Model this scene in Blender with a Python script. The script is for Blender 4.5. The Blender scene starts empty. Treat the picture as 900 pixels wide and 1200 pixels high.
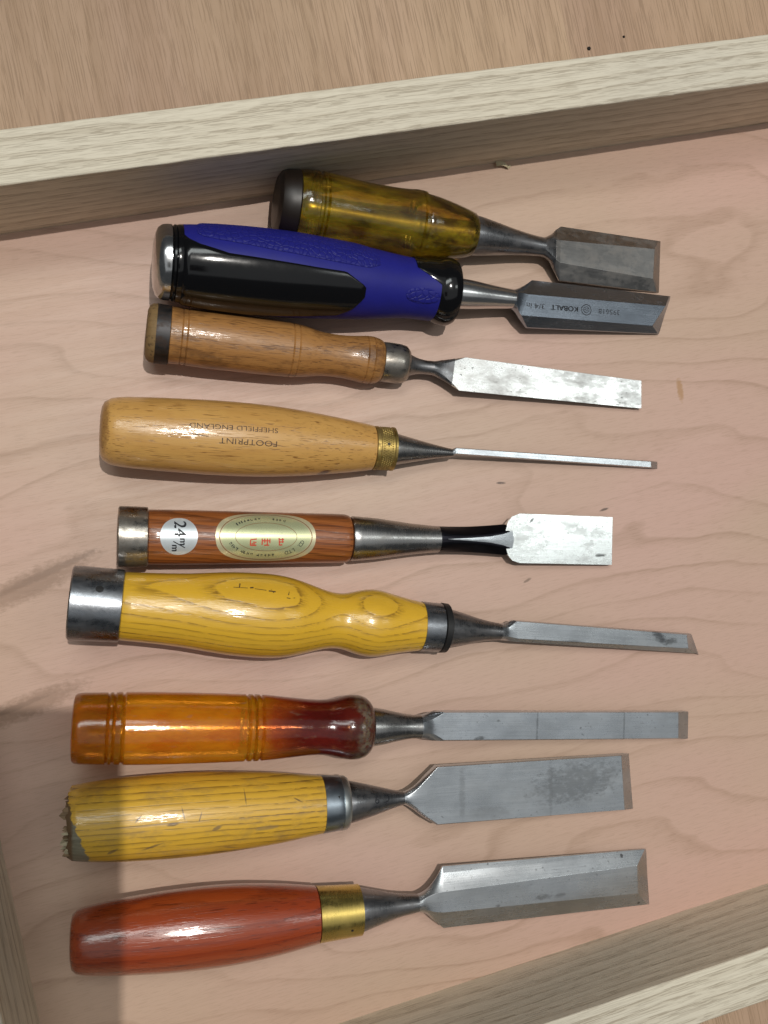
import bpy, bmesh, math, random
from mathutils import Matrix, Vector, noise as mnoise

sc = bpy.context.scene
COL = sc.collection
MM = 0.001
rad = math.radians

# ------------------------------------------------------------------ camera
cam_data = bpy.data.cameras.new('camera')
cam = bpy.data.objects.new('camera', cam_data)
COL.objects.link(cam)
TILT, ROLL = rad(11.4), rad(12.3)           # phone held a little off vertical, rolled against the tray
fwd = Vector((math.sin(TILT), 0, -math.cos(TILT)))
r0 = Vector((math.cos(TILT), 0, math.sin(TILT)))
u0 = Vector((0, 1, 0))
rgt = r0 * math.cos(ROLL) - u0 * math.sin(ROLL)
upv = r0 * math.sin(ROLL) + u0 * math.cos(ROLL)
cm = Matrix((rgt, upv, -fwd)).transposed().to_4x4()
cm.translation = (0, 0, 0.44)
cam.matrix_world = cm
cam_data.sensor_fit = 'VERTICAL'
cam_data.sensor_height = 24.0
cam_data.sensor_width = 18.0
cam_data.lens = 24.0 * 1105 / 1200
cam_data.clip_start = 0.01
cam_data.clip_end = 50
sc.camera = cam

# ------------------------------------------------------------------ light
world = bpy.data.worlds.new('World')
sc.world = world
world.use_nodes = True
bg = world.node_tree.nodes['Background']
bg.inputs[0].default_value = (0.92, 0.97, 1.0, 1)
bg.inputs[1].default_value = 0.06


def lamp(name, kind, loc, energy, color, target=None, **kw):
    d = bpy.data.lights.new(name, kind)
    d.energy = energy
    d.color = color
    for k, v in kw.items():
        setattr(d, k, v)
    o = bpy.data.objects.new(name, d)
    COL.objects.link(o)
    o.location = loc
    if target is not None:
        o.rotation_euler = (Vector(target) - Vector(loc)).to_track_quat('-Z', 'Y').to_euler()
    return o


# bare workshop bulb high above the bench: the light that throws the sharp-edged shadow of the phone
lamp('ceiling_bulb', 'POINT', (0.235, 0.274, 2.2), 90, (1.0, 0.955, 0.89), shadow_soft_size=0.010)
# fluorescent fittings, mirrored in the flat blades
lamp('ceiling_panel', 'AREA', (1.43, -0.02, 2.1), 2.6, (0.95, 1.0, 0.97), target=(0.1, 0, 0), shape='RECTANGLE', size=0.36, size_y=0.54)
lamp('ceiling_tube', 'AREA', (-0.1, 0.95, 2.2), 10, (0.95, 1.0, 0.97), target=(0.1, 0, 0), shape='RECTANGLE', size=1.2, size_y=0.40)

# light scattered back by the lit ceiling of the workshop
lamp('ceiling', 'AREA', (0.45, -0.15, 2.45), 13, (0.97, 1.0, 1.0), target=(0.45, -0.15, 0), shape='RECTANGLE', size=3.4, size_y=3.4)

sc.view_settings.view_transform = 'Standard'
sc.view_settings.look = 'None'
sc.view_settings.exposure = 0.0
sc.view_settings.gamma = 1.0
sc.view_settings.use_curve_mapping = False
sc.cycles.caustics_refractive = False
sc.cycles.caustics_reflective = False
sc.cycles.max_bounces = 8
sc.cycles.sample_clamp_indirect = 6.0


# ------------------------------------------------------------------ node helpers
class G:
    def __init__(self, name):
        self.mat = bpy.data.materials.new(name)
        self.mat.use_nodes = True
        self.nt = self.mat.node_tree
        self.b = self.nt.nodes['Principled BSDF']

    def put(self, sock, v):
        if isinstance(v, bpy.types.NodeSocket):
            self.nt.links.new(v, sock)
        elif isinstance(v, (tuple, list)) and len(v) == 3 and sock.type == 'RGBA':
            sock.default_value = (*v, 1)
        else:
            sock.default_value = v

    def n(self, kind, ins, **props):
        nd = self.nt.nodes.new(kind)
        for k, v in props.items():
            setattr(nd, k, v)
        for k, v in ins.items():
            self.put(nd.inputs[k], v)
        return nd

    def m(self, op, a, b=0.0, c=0.0, clamp=False):
        nd = self.n('ShaderNodeMath', {0: a, 1: b, 2: c}, operation=op)
        nd.use_clamp = clamp
        return nd.outputs[0]

    def coords(self, scale=1000.0, random_shift=True):
        tc = self.n('ShaderNodeTexCoord', {})
        v = self.n('ShaderNodeVectorMath', {0: tc.outputs['Object'], 1: (scale,) * 3}, operation='MULTIPLY').outputs[0]
        self.P = v
        if random_shift:
            oi = self.n('ShaderNodeObjectInfo', {})
            r = self.m('MULTIPLY', oi.outputs['Random'], 700.0)
            cx = self.n('ShaderNodeCombineXYZ', {0: r, 1: self.m('MULTIPLY', r, .37), 2: self.m('MULTIPLY', r, .21)}).outputs[0]
            self.Q = self.n('ShaderNodeVectorMath', {0: v, 1: cx}, operation='ADD').outputs[0]
        else:
            self.Q = v
        s = self.n('ShaderNodeSeparateXYZ', {0: v})
        self.x, self.y, self.z = s.outputs
        return v

    def vmul(self, v, s):
        return self.n('ShaderNodeVectorMath', {0: v, 1: s}, operation='MULTIPLY').outputs[0]

    def noise(self, s, detail=2.0, rough=.5, dist=0.0, v=None, color=False):
        vec = self.vmul(v or self.Q, s)
        nd = self.n('ShaderNodeTexNoise', {'Vector': vec, 'Scale': 1.0, 'Detail': detail, 'Roughness': rough, 'Distortion': dist})
        return nd.outputs['Color' if color else 'Fac']

    def ramp(self, fac, stops, interp='LINEAR'):
        nd = self.n('ShaderNodeValToRGB', {0: fac})
        cr = nd.color_ramp
        cr.interpolation = interp
        while len(cr.elements) < len(stops):
            cr.elements.new(.5)
        for e, (p, c) in zip(cr.elements, stops):
            e.position = p
            e.color = (c, c, c, 1) if isinstance(c, (int, float)) else (*c, 1)
        return nd.outputs[0]

    def mix(self, f, a, b, blend='MIX'):
        nd = self.nt.nodes.new('ShaderNodeMix')
        nd.data_type = 'RGBA'
        nd.blend_type = blend
        self.put(nd.inputs[0], f)
        self.put(nd.inputs[6], a)
        self.put(nd.inputs[7], b)
        return nd.outputs[2]

    def bump(self, h, strength, dist=.0004, normal=None):
        ins = {'Height': h, 'Strength': strength, 'Distance': dist}
        nd = self.n('ShaderNodeBump', ins)
        if normal:
            self.nt.links.new(normal, nd.inputs['Normal'])
        return nd.outputs[0]

    def set(self, **kw):
        for k, v in kw.items():
            self.put(self.b.inputs[k.replace('_', ' ')], v)
        return self.mat

    def ellipse(self, cx, cy, rx, ry, ang, wob=.35):
        """soft-edged blot mask in object millimetres"""
        dx = self.m('SUBTRACT', self.x, cx)
        dy = self.m('SUBTRACT', self.y, cy)
        c, s = math.cos(ang), math.sin(ang)
        a = self.m('ADD', self.m('MULTIPLY', dx, c / rx), self.m('MULTIPLY', dy, s / rx))
        b = self.m('ADD', self.m('MULTIPLY', dx, -s / ry), self.m('MULTIPLY', dy, c / ry))
        d = self.m('ADD', self.m('MULTIPLY', a, a), self.m('MULTIPLY', b, b))
        if not hasattr(self, 'wob'):
            self.wob = self.noise((.35, .6, .6), 2, .6)
        w = self.wob
        d = self.m('ADD', d, self.m('MULTIPLY', self.m('SUBTRACT', w, .5), wob * 4))
        return self.m('SUBTRACT', 1.0, d, clamp=True)


def wood(name, light, dark, ring_dir=(0, 1, 0), spacing=3.0, wander=1.5, wander_scale=(.008, .03, .03), ring_k=.6, ring_pow=2.2,
         pore=.5, pore_col=(.05, .03, .015), pore_scale=(.12, 1.6, 1.6), pore_at=.60, fiber=.35, fiber_scale=(.02, .9, .9),
         rough=.45, coat=0.0, blots=(), dirt=0.0, dirt_col=(.08, .05, .03), bump=.25, tint=None, random_shift=True, line_gate=0.0, gate=.35, piece_var=0.0, crisp=.07):
    g = G(name)
    g.coords(random_shift=random_shift)
    dot = g.n('ShaderNodeVectorMath', {0: g.Q, 1: ring_dir}, operation='DOT_PRODUCT').outputs['Value']
    w1 = g.noise(wander_scale, 2, .45)
    d = g.m('ADD', g.m('DIVIDE', dot, spacing), g.m('MULTIPLY', w1, wander * 2))
    w2 = g.noise((wander_scale[0] * 5, wander_scale[1] * 4, wander_scale[2] * 4), 2, .6)
    d = g.m('ADD', d, g.m('MULTIPLY', w2, .5))
    f = g.m('FRACT', d)
    saw = g.m('POWER', f, ring_pow)
    saw = g.m('MULTIPLY', saw, g.ramp(f, [(0, 1.0), (.93, 1.0), (1.0, 0.0)]))
    if line_gate:
        idx = g.n('ShaderNodeTexWhiteNoise', {'W': g.m('FLOOR', d)}, noise_dimensions='1D').outputs[0]
        saw = g.m('MULTIPLY', saw, g.m('ADD', 1 - line_gate, g.m('MULTIPLY', idx, line_gate)))
        fade = g.noise((.012, .012, .012), 2)
        saw = g.m('MULTIPLY', saw, g.ramp(fade, [(.3, .35), (.65, 1.0)]))
    fib = g.noise(fiber_scale, 3, .65)
    fib2 = g.noise((fiber_scale[0] * 3, fiber_scale[1] * 3, fiber_scale[2] * 3), 2, .6)
    k = g.m('MULTIPLY', saw, ring_k)
    k = g.m('ADD', k, g.m('MULTIPLY', g.m('SUBTRACT', fib, .5), fiber * 2))
    k = g.m('ADD', k, g.m('MULTIPLY', g.m('SUBTRACT', fib2, .5), fiber), clamp=True)
    col = g.mix(k, light, dark)
    big = g.noise((.006, .012, .012), 1, .55)
    if tint:
        col = g.mix(g.ramp(big, [(.35, 0.0), (.68, 1.0)]), col, g.mix(k, tint, dark))
    pn = g.noise(pore_scale, 2, .5)
    pm = g.m('MULTIPLY', g.ramp(pn, [(pore_at, 0.0), (pore_at + crisp, 1.0)]), pore)
    if ring_k > .3:
        pm = g.m('MULTIPLY', pm, g.m('MULTIPLY_ADD', saw, 1.6, gate, clamp=True))
    col = g.mix(pm, col, pore_col)
    if dirt:
        dn = g.noise((.05, .09, .09), 5, .68)
        col = g.mix(g.m('MULTIPLY', g.ramp(dn, [(.52, 0.0), (.72, 1.0)]), dirt), col, dirt_col)
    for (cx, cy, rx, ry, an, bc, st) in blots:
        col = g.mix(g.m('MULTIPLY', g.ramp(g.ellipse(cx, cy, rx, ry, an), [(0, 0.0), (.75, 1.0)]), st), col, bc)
    if piece_var:
        oi = g.n('ShaderNodeObjectInfo', {})
        col = g.mix(g.m('MULTIPLY', oi.outputs['Random'], piece_var), col, dark)
    h = g.m('SUBTRACT', fib2, g.m('MULTIPLY', pm, 1.5))
    rgh = g.m('ADD', rough, g.m('MULTIPLY', g.m('SUBTRACT', fib, .5), .25))
    g.set(Base_Color=col, Roughness=rgh, Normal=g.bump(h, bump, .0003))
    g.col, g.k = col, k
    if coat:
        g.set(Coat_Weight=coat, Coat_Roughness=.12)
        cb = g.noise((.05, .3, .3), 3, .6)
        g.put(g.b.inputs['Coat Normal'], g.bump(g.m('ADD', cb, g.m('MULTIPLY', pn, .35)), .35, .0006))
    return g


def steel(name, base=(.52, .53, .55), rough=.3, scratch=(.03, 2.5, 2.5), stain=0.0, stain_col=(.09, .085, .08), stain_at=.55, scale=(.12, .2, .2),
          var=.25, blots=(), bump=.12, pits=0.0):
    g = G(name)
    g.coords()
    sn = g.noise(scratch, 4, .7)
    cl = g.noise((.05, .07, .07), 4, .6)
    v = g.m('ADD', 1 - var, g.m('MULTIPLY', g.m('ADD', g.m('MULTIPLY', cl, .65), g.m('MULTIPLY', sn, .35)), var * 2))
    col = g.mix(1.0, base, g.n('ShaderNodeCombineXYZ', {0: v, 1: v, 2: v}).outputs[0], 'MULTIPLY')
    rg = g.m('ADD', rough - .09, g.m('ADD', g.m('MULTIPLY', sn, .12), g.m('MULTIPLY', cl, .1)))
    met = 1.0
    if stain:
        st = g.m('MULTIPLY', g.ramp(g.noise(scale, 6, .72), [(stain_at - .04, 0.0), (stain_at + .20, 1.0)]), stain)
        col = g.mix(st, col, stain_col)
        rg = g.m('ADD', rg, g.m('MULTIPLY', st, .3))
        met = g.m('SUBTRACT', 1.0, g.m('MULTIPLY', st, .55))
    if pits:
        pt = g.m('MULTIPLY', g.ramp(g.noise((.55, .75, .75), 3, .6), [(.63, 0.0), (.68, 1.0)]), pits)
        pt = g.m('MULTIPLY', pt, g.ramp(cl, [(.42, .0), (.6, 1.0)]))
        col = g.mix(pt, col, (.05, .045, .04))
    for (cx, cy, rx, ry, an, bc, s_) in blots:
        mk = g.m('MULTIPLY', g.ramp(g.ellipse(cx, cy, rx * 1.25, ry * 1.25, an, .55), [(0, 0.0), (1.0, 1.0)], 'EASE'), g.m('MULTIPLY', g.m('ADD', sn, .35, clamp=True), s_))
        col = g.mix(mk, col, bc)
    g.set(Base_Color=col, Roughness=rg, Metallic=met, Normal=g.bump(sn, bump, .0001))
    return g


def plain(name, col, rough=.5, metallic=0.0, coat=0.0, **kw):
    g = G(name)
    g.coords()
    nz = g.noise((.3, .3, .3), 4, .6)
    c2 = tuple(c * .72 for c in col)
    g.set(Base_Color=g.mix(nz, col, c2), Roughness=g.m('ADD', rough - .06, g.m('MULTIPLY', nz, .12)), Metallic=metallic, Coat_Weight=coat)
    g.set(**kw)
    return g


# ------------------------------------------------------------------ mesh helpers
def link(name, bm, mat, parent=None, sharp=35, bevel=0.0, smooth=True, bevel_angle=24):
    me = bpy.data.meshes.new(name)
    bmesh.ops.recalc_face_normals(bm, faces=bm.faces)
    bm.to_mesh(me)
    bm.free()
    if smooth:
        for p in me.polygons:
            p.use_smooth = True
        me.set_sharp_from_angle(angle=rad(sharp))
    me.materials.append(mat)
    o = bpy.data.objects.new(name, me)
    COL.objects.link(o)
    o.parent = parent
    if bevel:
        md = o.modifiers.new('bevel', 'BEVEL')
        md.width = bevel * MM
        md.segments = 3
        md.limit_method = 'ANGLE'
        md.angle_limit = rad(bevel_angle)
        md.harden_normals = False
    return o


def interp(prof, s):
    if s <= prof[0][0]:
        return prof[0][1]
    for (a, ra), (b, rb) in zip(prof, prof[1:]):
        if a <= s <= b:
            return ra + (rb - ra) * (s - a) / max(b - a, 1e-9)
    return prof[-1][1]


def densify(prof, step=2.5):
    """smooth long stretches of a turned profile with a Catmull-Rom curve, keep short crisp ones"""
    out = []
    n = len(prof)
    for i in range(n - 1):
        p1, p2 = prof[i], prof[i + 1]
        L = math.hypot(p2[0] - p1[0], p2[1] - p1[1])
        out.append(p1)
        if L < 3.2:
            continue
        p0 = prof[max(i - 1, 0)]
        p3 = prof[min(i + 2, n - 1)]
        if abs(p1[0] - p0[0]) < 2.5:
            t1 = (p2[1] - p1[1]) / (p2[0] - p1[0] + 1e-9)
        else:
            t1 = (p2[1] - p0[1]) / (p2[0] - p0[0] + 1e-9)
        if abs(p3[0] - p2[0]) < 2.5:
            t2 = (p2[1] - p1[1]) / (p2[0] - p1[0] + 1e-9)
        else:
            t2 = (p3[1] - p1[1]) / (p3[0] - p1[0] + 1e-9)
        k = max(2, int(L / step))
        dx = p2[0] - p1[0]
        for j in range(1, k):
            t = j / k
            h00 = 2 * t**3 - 3 * t**2 + 1
            h10 = t**3 - 2 * t**2 + t
            h01 = -2 * t**3 + 3 * t**2
            h11 = t**3 - t**2
            out.append((p1[0] + dx * t, h00 * p1[1] + h10 * dx * t1 + h01 * p2[1] + h11 * dx * t2))
    out.append(prof[-1])
    return out


def lathe(name, prof, mat, parent, n=56, sharp=35, wobble=0.0, seed=0, end_rag=0.0, smooth_profile=True):
    """solid turned about local x; profile in millimetres"""
    if smooth_profile:
        prof = densify(prof)
    bm = bmesh.new()
    rings = []
    for i, (s, r) in enumerate(prof):
        ring = []
        for j in range(n):
            a = 2 * math.pi * j / n
            rr, ss = r, s
            if wobble:
                w = mnoise.noise(Vector((s * .08 + seed, math.cos(a) * 1.3, math.sin(a) * 1.3)))
                rr *= 1 + wobble * w
            if end_rag and s < 8:
                q = (1 - s / 8)
                w = mnoise.noise(Vector((seed + 7, math.cos(a) * 2.6 * r / 10, math.sin(a) * 2.6 * r / 10)))
                w2 = mnoise.noise(Vector((seed + 17, math.cos(a) * 7 * r / 10, math.sin(a) * 7 * r / 10)))
                ss += end_rag * q * (w * 1.3 + w2 * .8)
                rr *= 1 - .10 * q * max(0, w2) * end_rag / 3
            ring.append(bm.verts.new((ss * MM, rr * math.sin(a) * MM, rr * math.cos(a) * MM)))
        rings.append(ring)
    for A, B in zip(rings, rings[1:]):
        for j in range(n):
            bm.faces.new((A[j], A[(j + 1) % n], B[(j + 1) % n], B[j]))
    bm.faces.new(rings[0])
    bm.faces.new(rings[-1])
    return link(name, bm, mat, parent, sharp)


SUB = 4


def section(sec):
    pts, q, zb, ze, zt, inset = sec
    (us, uy), (ls, ly), (fus, fuy), (fls, fly) = pts
    if fuy == uy and fly == ly:
        fuy -= .15
        fly += .15
    # corners, counter-clockwise seen from the tip: bottom lower, bottom upper, edge upper, face upper, face lower, edge lower
    C = [(ls, ly + inset, zb), (us, uy - inset, zb), (us, uy, ze), (fus, fuy, zt), (fls, fly, zt), (ls, ly, ze)]
    cy, cz = (uy + ly) / 2, (zb + zt) / 2
    ry, rz = abs(uy - ly) / 2, (zt - zb) / 2
    ang = [rad(a) for a in (-125, -55, 0, 60, 120, 180)]
    out = []
    for i in range(6):
        a, b = C[i], C[(i + 1) % 6]
        A, B = ang[i], ang[(i + 1) % 6]
        if B < A:
            B += 2 * math.pi
        for j in range(SUB):
            t = j / SUB
            p = [a[k] + (b[k] - a[k]) * t for k in range(3)]
            th = A + (B - A) * t
            e = [(us + ls) / 2, cy + ry * math.cos(th), cz + rz * math.sin(th)]
            out.append(tuple(p[k] * (1 - q) + e[k] * q for k in range(3)))
    return out


def blade(name, secs, mat, parent, bevel=.30, sharp=13, socket=None, neck_mat=None):
    full = [section(s) for s in secs]
    if socket:
        # the first section continues the turned socket, and starts a little inside it
        s0 = secs[0][0][0][0]
        R0 = interp(densify(socket), s0) * .985
        ang = [rad(a) for a in (-125, -55, 0, 60, 120, 180, 235)]
        ring = []
        for i in range(6):
            for j in range(SUB):
                th = ang[i] + (ang[i + 1] - ang[i]) * j / SUB
                ring.append((s0, R0 * math.cos(th), R0 * math.sin(th)))
        full[0] = ring
    nq = sum(1 for s in secs if s[1] >= .5)
    rows = []
    n_neck = 0
    for i in range(len(full) - 1):
        k = 7 if secs[i][1] > 0 else 1
        a0, a, b = full[max(i - 1, 0)], full[i], full[i + 1]
        b1 = full[i + 2] if secs[i + 1][1] > 0 else b
        for j in range(k):
            t = j / k
            row = []
            for p0, p1, p2, p3 in zip(a0, a, b, b1):
                if k == 1:
                    row.append(p1)
                    continue
                q = []
                for c in range(3):
                    if c == 0:
                        q.append(p1[0] + (p2[0] - p1[0]) * t)
                        continue
                    m1 = (p2[c] - p0[c]) / (p2[0] - p0[0] + 1e-6) if i else 0.0
                    m2 = (p3[c] - p1[c]) / (p3[0] - p1[0] + 1e-6)
                    dx = p2[0] - p1[0]
                    q.append((2 * t**3 - 3 * t**2 + 1) * p1[c] + (t**3 - 2 * t**2 + t) * dx * m1 + (-2 * t**3 + 3 * t**2) * p2[c] + (t**3 - t**2) * dx * m2)
                row.append(tuple(q))
            rows.append(row)
        if i < nq:
            n_neck = len(rows)
    rows.append(full[-1])

    def build(nm, rr, mt, bv):
        bm = bmesh.new()
        R = [[bm.verts.new([c * MM for c in p]) for p in row] for row in rr]
        n = len(R[0])
        for A, B in zip(R, R[1:]):
            for j in range(n):
                bm.faces.new((A[j], A[(j + 1) % n], B[(j + 1) % n], B[j]))
        bm.faces.new(R[0])
        bm.faces.new(R[-1])
        return link(nm, bm, mt, parent, sharp, bv, bevel_angle=16)
    if neck_mat:
        build('neck', rows[:n_neck + 1], neck_mat, 0.0)
        return build(name, rows[n_neck:], mat, bevel)
    return build(name, rows, mat, bevel)


def patch(name, outline_fn, surf, mat, parent, rings=8, n=48, lift=.06, thick=.1):
    """thin sheet (sticker) wrapped on a surface: outline_fn(angle, k) -> (s, t); surf(s, t, e) -> point"""
    bm = bmesh.new()
    c = bm.verts.new(surf(*outline_fn(0, 0), lift))
    prev = None
    for i in range(1, rings + 1):
        ring = [bm.verts.new(surf(*outline_fn(2 * math.pi * j / n, i / rings), lift)) for j in range(n)]
        for j in range(n):
            if prev is None:
                bm.faces.new((c, ring[j], ring[(j + 1) % n]))
            else:
                bm.faces.new((prev[j], ring[j], ring[(j + 1) % n], prev[(j + 1) % n]))
        prev = ring
    low = [bm.verts.new(surf(*outline_fn(2 * math.pi * j / n, 1.0), lift - thick)) for j in range(n)]
    for j in range(n):
        bm.faces.new((prev[j], low[j], low[(j + 1) % n], prev[(j + 1) % n]))
    return link(name, bm, mat, parent, 60)


def wrap(prof):
    prof = densify(prof)

    def surf(s, t, e=.1):
        r = interp(prof, s)
        a = t / r
        return (s * MM, (r + e) * math.sin(a) * MM, (r + e) * math.cos(a) * MM)
    return surf


def text_polys(body, size):
    cu = bpy.data.curves.new('lettering', 'FONT')
    cu.body = body
    cu.size = size
    cu.align_x = 'CENTER'
    cu.align_y = 'CENTER'
    cu.resolution_u = 3
    o = bpy.data.objects.new('lettering', cu)
    COL.objects.link(o)
    bpy.context.view_layer.update()
    me = bpy.data.meshes.new_from_object(o.evaluated_get(bpy.context.evaluated_depsgraph_get()))
    v = [(p.co.x, p.co.y) for p in me.vertices]
    f = [tuple(p.vertices) for p in me.polygons]
    bpy.data.objects.remove(o)
    bpy.data.curves.remove(cu)
    bpy.data.meshes.remove(me)
    return v, f


def bar(x0, y0, x1, y1, w):
    dx, dy = x1 - x0, y1 - y0
    L = math.hypot(dx, dy)
    nx, ny = -dy / L * w / 2, dx / L * w / 2
    k = max(1, int(L / 1.2))
    v, f = [], []
    for i in range(k + 1):
        t = i / k
        v += [(x0 + dx * t + nx, y0 + dy * t + ny), (x0 + dx * t - nx, y0 + dy * t - ny)]
        if i:
            f.append((2 * i - 2, 2 * i - 1, 2 * i + 1, 2 * i))
    return v, f


def arc(cx, cy, rx, ry, a0, a1, w, n=40):
    v, f = [], []
    for i in range(n + 1):
        a = a0 + (a1 - a0) * i / n
        c, s = math.cos(a), math.sin(a)
        v += [(cx + (rx - w / 2) * c, cy + (ry - w / 2) * s), (cx + (rx + w / 2) * c, cy + (ry + w / 2) * s)]
        if i:
            f.append((2 * i - 2, 2 * i - 1, 2 * i + 1, 2 * i))
    return v, f


def printed(name, pieces, surf, mat, parent, lift=.12):
    """pieces: list of (verts2d, faces, fn(x,y)->(s,t)) laid on the surface as one print"""
    bm = bmesh.new()
    for v, f, fn in pieces:
        vs = [bm.verts.new(surf(*fn(x, y), lift)) for x, y in v]
        for q in f:
            try:
                bm.faces.new([vs[i] for i in q])
            except ValueError:
                pass
    me = bpy.data.meshes.new(name)
    bm.to_mesh(me)
    bm.free()
    me.materials.append(mat)
    o = bpy.data.objects.new(name, me)
    COL.objects.link(o)
    o.parent = parent
    return o


def box(name, size, mat, parent=None, loc=(0, 0, 0), rz=0.0, bevel=0.0, segs=(1, 1, 1), rough=0.0, seed=0):
    """box from its minimum corner (mm), gridded so that edges can be a little uneven"""
    bm = bmesh.new()
    bmesh.ops.create_cube(bm, size=1.0)
    for v in bm.verts:
        v.co += Vector((.5, .5, .5))
    for ax, k in enumerate(segs):
        if k > 1:
            for i in range(1, k):
                no = [0, 0, 0]
                no[ax] = 1
                co = [0, 0, 0]
                co[ax] = i / k
                bmesh.ops.bisect_plane(bm, geom=bm.verts[:] + bm.edges[:] + bm.faces[:], plane_co=co, plane_no=no)
    for v in bm.verts:
        v.co = Vector((v.co.x * size[0], v.co.y * size[1], v.co.z * size[2]))
        if rough:
            w = mnoise.noise(v.co * .09 + Vector((seed, 0, 0))) + .5 * mnoise.noise(v.co * .5 + Vector((seed, 3, 0)))
            w2 = mnoise.noise(v.co * .11 + Vector((seed + 40, 9, 0))) + .5 * mnoise.noise(v.co * .6 + Vector((seed, 13, 0)))
            v.co.y += rough * w
            v.co.z += rough * w2 * (1 if v.co.z > size[2] * .5 else 0)
        v.co *= MM
    o = link(name, bm, mat, parent, 40, bevel)
    o.location = [c * MM for c in loc]
    o.rotation_euler = (0, 0, rz)
    return o


def thing(name, label, cat, group=None):
    o = bpy.data.objects.new(name, None)
    o.empty_display_size = .01
    COL.objects.link(o)
    o['label'] = label
    o['category'] = cat
    if group:
        o['group'] = group
    return o


# ------------------------------------------------------------------ the place: bench and tray
bench_wood = wood('bench_wood', (.56, .395, .255), (.29, .185, .105), spacing=23, wander=2.6, wander_scale=(.003, .02, .02), ring_k=.22, ring_pow=1.4,
                  fiber=.50, fiber_scale=(.005, .16, .16), pore=.5, pore_scale=(.045, 1.9, 1.9), pore_at=.54, crisp=.04, pore_col=(.25, .16, .095),
                  rough=.6, tint=(.49, .325, .225), bump=.3, gate=.6, piece_var=.30).mat
floor_g = wood('veneer_floor', (.575, .405, .30), (.35, .215, .14), ring_dir=(.10, 1, 0), spacing=19, wander=4.2, wander_scale=(.0040, .0105, .01),
               ring_k=1.0, ring_pow=9.0, fiber=.19, fiber_scale=(.009, .26, .26), pore=.36, pore_scale=(.13, 2.4, 2.4), pore_at=.56,
               pore_col=(.38, .24, .165), rough=.46, tint=(.615, .40, .325), crisp=.035, bump=.12, random_shift=False, line_gate=.45, gate=.6,
               blots=[(252.9, 28.7, 2.0, 7, rad(-4), (.42, .22, .08), .7), (148.7, 1.7, 2.6, .7, rad(-10), (.12, .08, .06), .9),
                      (198.5, -22.2, 2.8, .7, rad(5), (.12, .08, .06), .9), (151.4, -47.6, 2.4, .8, rad(15), (.2, .13, .09), .8),
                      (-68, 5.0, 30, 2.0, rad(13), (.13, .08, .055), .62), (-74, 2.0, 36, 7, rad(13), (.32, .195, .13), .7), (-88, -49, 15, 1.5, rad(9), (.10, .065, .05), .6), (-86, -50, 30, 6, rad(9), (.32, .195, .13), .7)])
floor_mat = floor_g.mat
rail_wood = wood('rail_wood', (.79, .72, .575), (.39, .315, .215), ring_dir=(0, .75, .66), spacing=5.0, wander=2.0, wander_scale=(.004, .03, .03), ring_k=.40, ring_pow=2.0,
                 pore=.48, pore_scale=(.085, 2.3, 2.3), pore_at=.525, crisp=.05, pore_col=(.29, .225, .15), fiber=.30, fiber_scale=(.012, .7, .7),
                 rough=.7, bump=.5, tint=(.71, .655, .54), gate=.35).mat

bench = bpy.data.objects.new('bench_top', None)
COL.objects.link(bench)
bench['kind'] = 'structure'
edges = [-620, -420, -232, -46, 110, 238.6, 395, 560, 760]
for i, (a, b) in enumerate(zip(edges, edges[1:])):
    # plank: length along local x, turned to run across the rails
    box('plank', (1300, b - a - .02, 30), bench_wood, bench, (b - .01, -700, -40 - .02 * (i % 3)), rz=rad(90))
hole = plain('hole_dark', (.015, .012, .01), .9).mat
for x, y, hr in ((249.3, 212.8, 1.1), (270.2, 216.7, .7)):
    bm = bmesh.new()
    bmesh.ops.create_cone(bm, cap_ends=True, segments=14, radius1=hr * MM, radius2=hr * .8 * MM, depth=.6 * MM)
    o = link('nail_hole_disc', bm, hole, bench)  # flat dark disc, its colour stands in for the shade inside a nail hole
    o.location = (x * MM, y * MM, -.00985)

X0, X1, Y0, Y1, RH, RT = -108.5, 640.0, -225.9, 157.3, 53.5, 22.0
tray = thing('wooden_tray', 'shallow wooden drawer with pale rails and pinkish veneered bottom holding the chisels', 'drawer')
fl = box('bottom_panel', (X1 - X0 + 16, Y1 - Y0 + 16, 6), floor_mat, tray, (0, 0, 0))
# keep the veneer's coordinates equal to the tray's: shift the mesh, not the object
for v in fl.data.vertices:
    v.co += Vector(((X0 - 8) * MM, (Y0 - 8) * MM, -6 * MM))
box('rail', (X1 - X0 + 2 * RT, RT, RH + 9.5), rail_wood, tray, (X0 - RT, Y1, -9.5), bevel=.7, segs=(150, 4, 8), rough=.16, seed=3)
box('rail', (X1 - X0 + 2 * RT, RT, RH + 9.5), rail_wood, tray, (X0 - RT, Y0 - RT, -9.5), bevel=.7, segs=(150, 4, 8), rough=.16, seed=11)
box('rail', (Y1 - Y0 - .3, RT, RH + 9.2), rail_wood, tray, (X0, Y0 + .15, -9.5), rz=rad(90), bevel=.7, segs=(70, 4, 8), rough=.16, seed=21)
box('rail', (Y1 - Y0 - .3, RT, RH + 9.2), rail_wood, tray, (X1 + RT, Y0 + .15, -9.5), rz=rad(90), bevel=.7)

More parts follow.
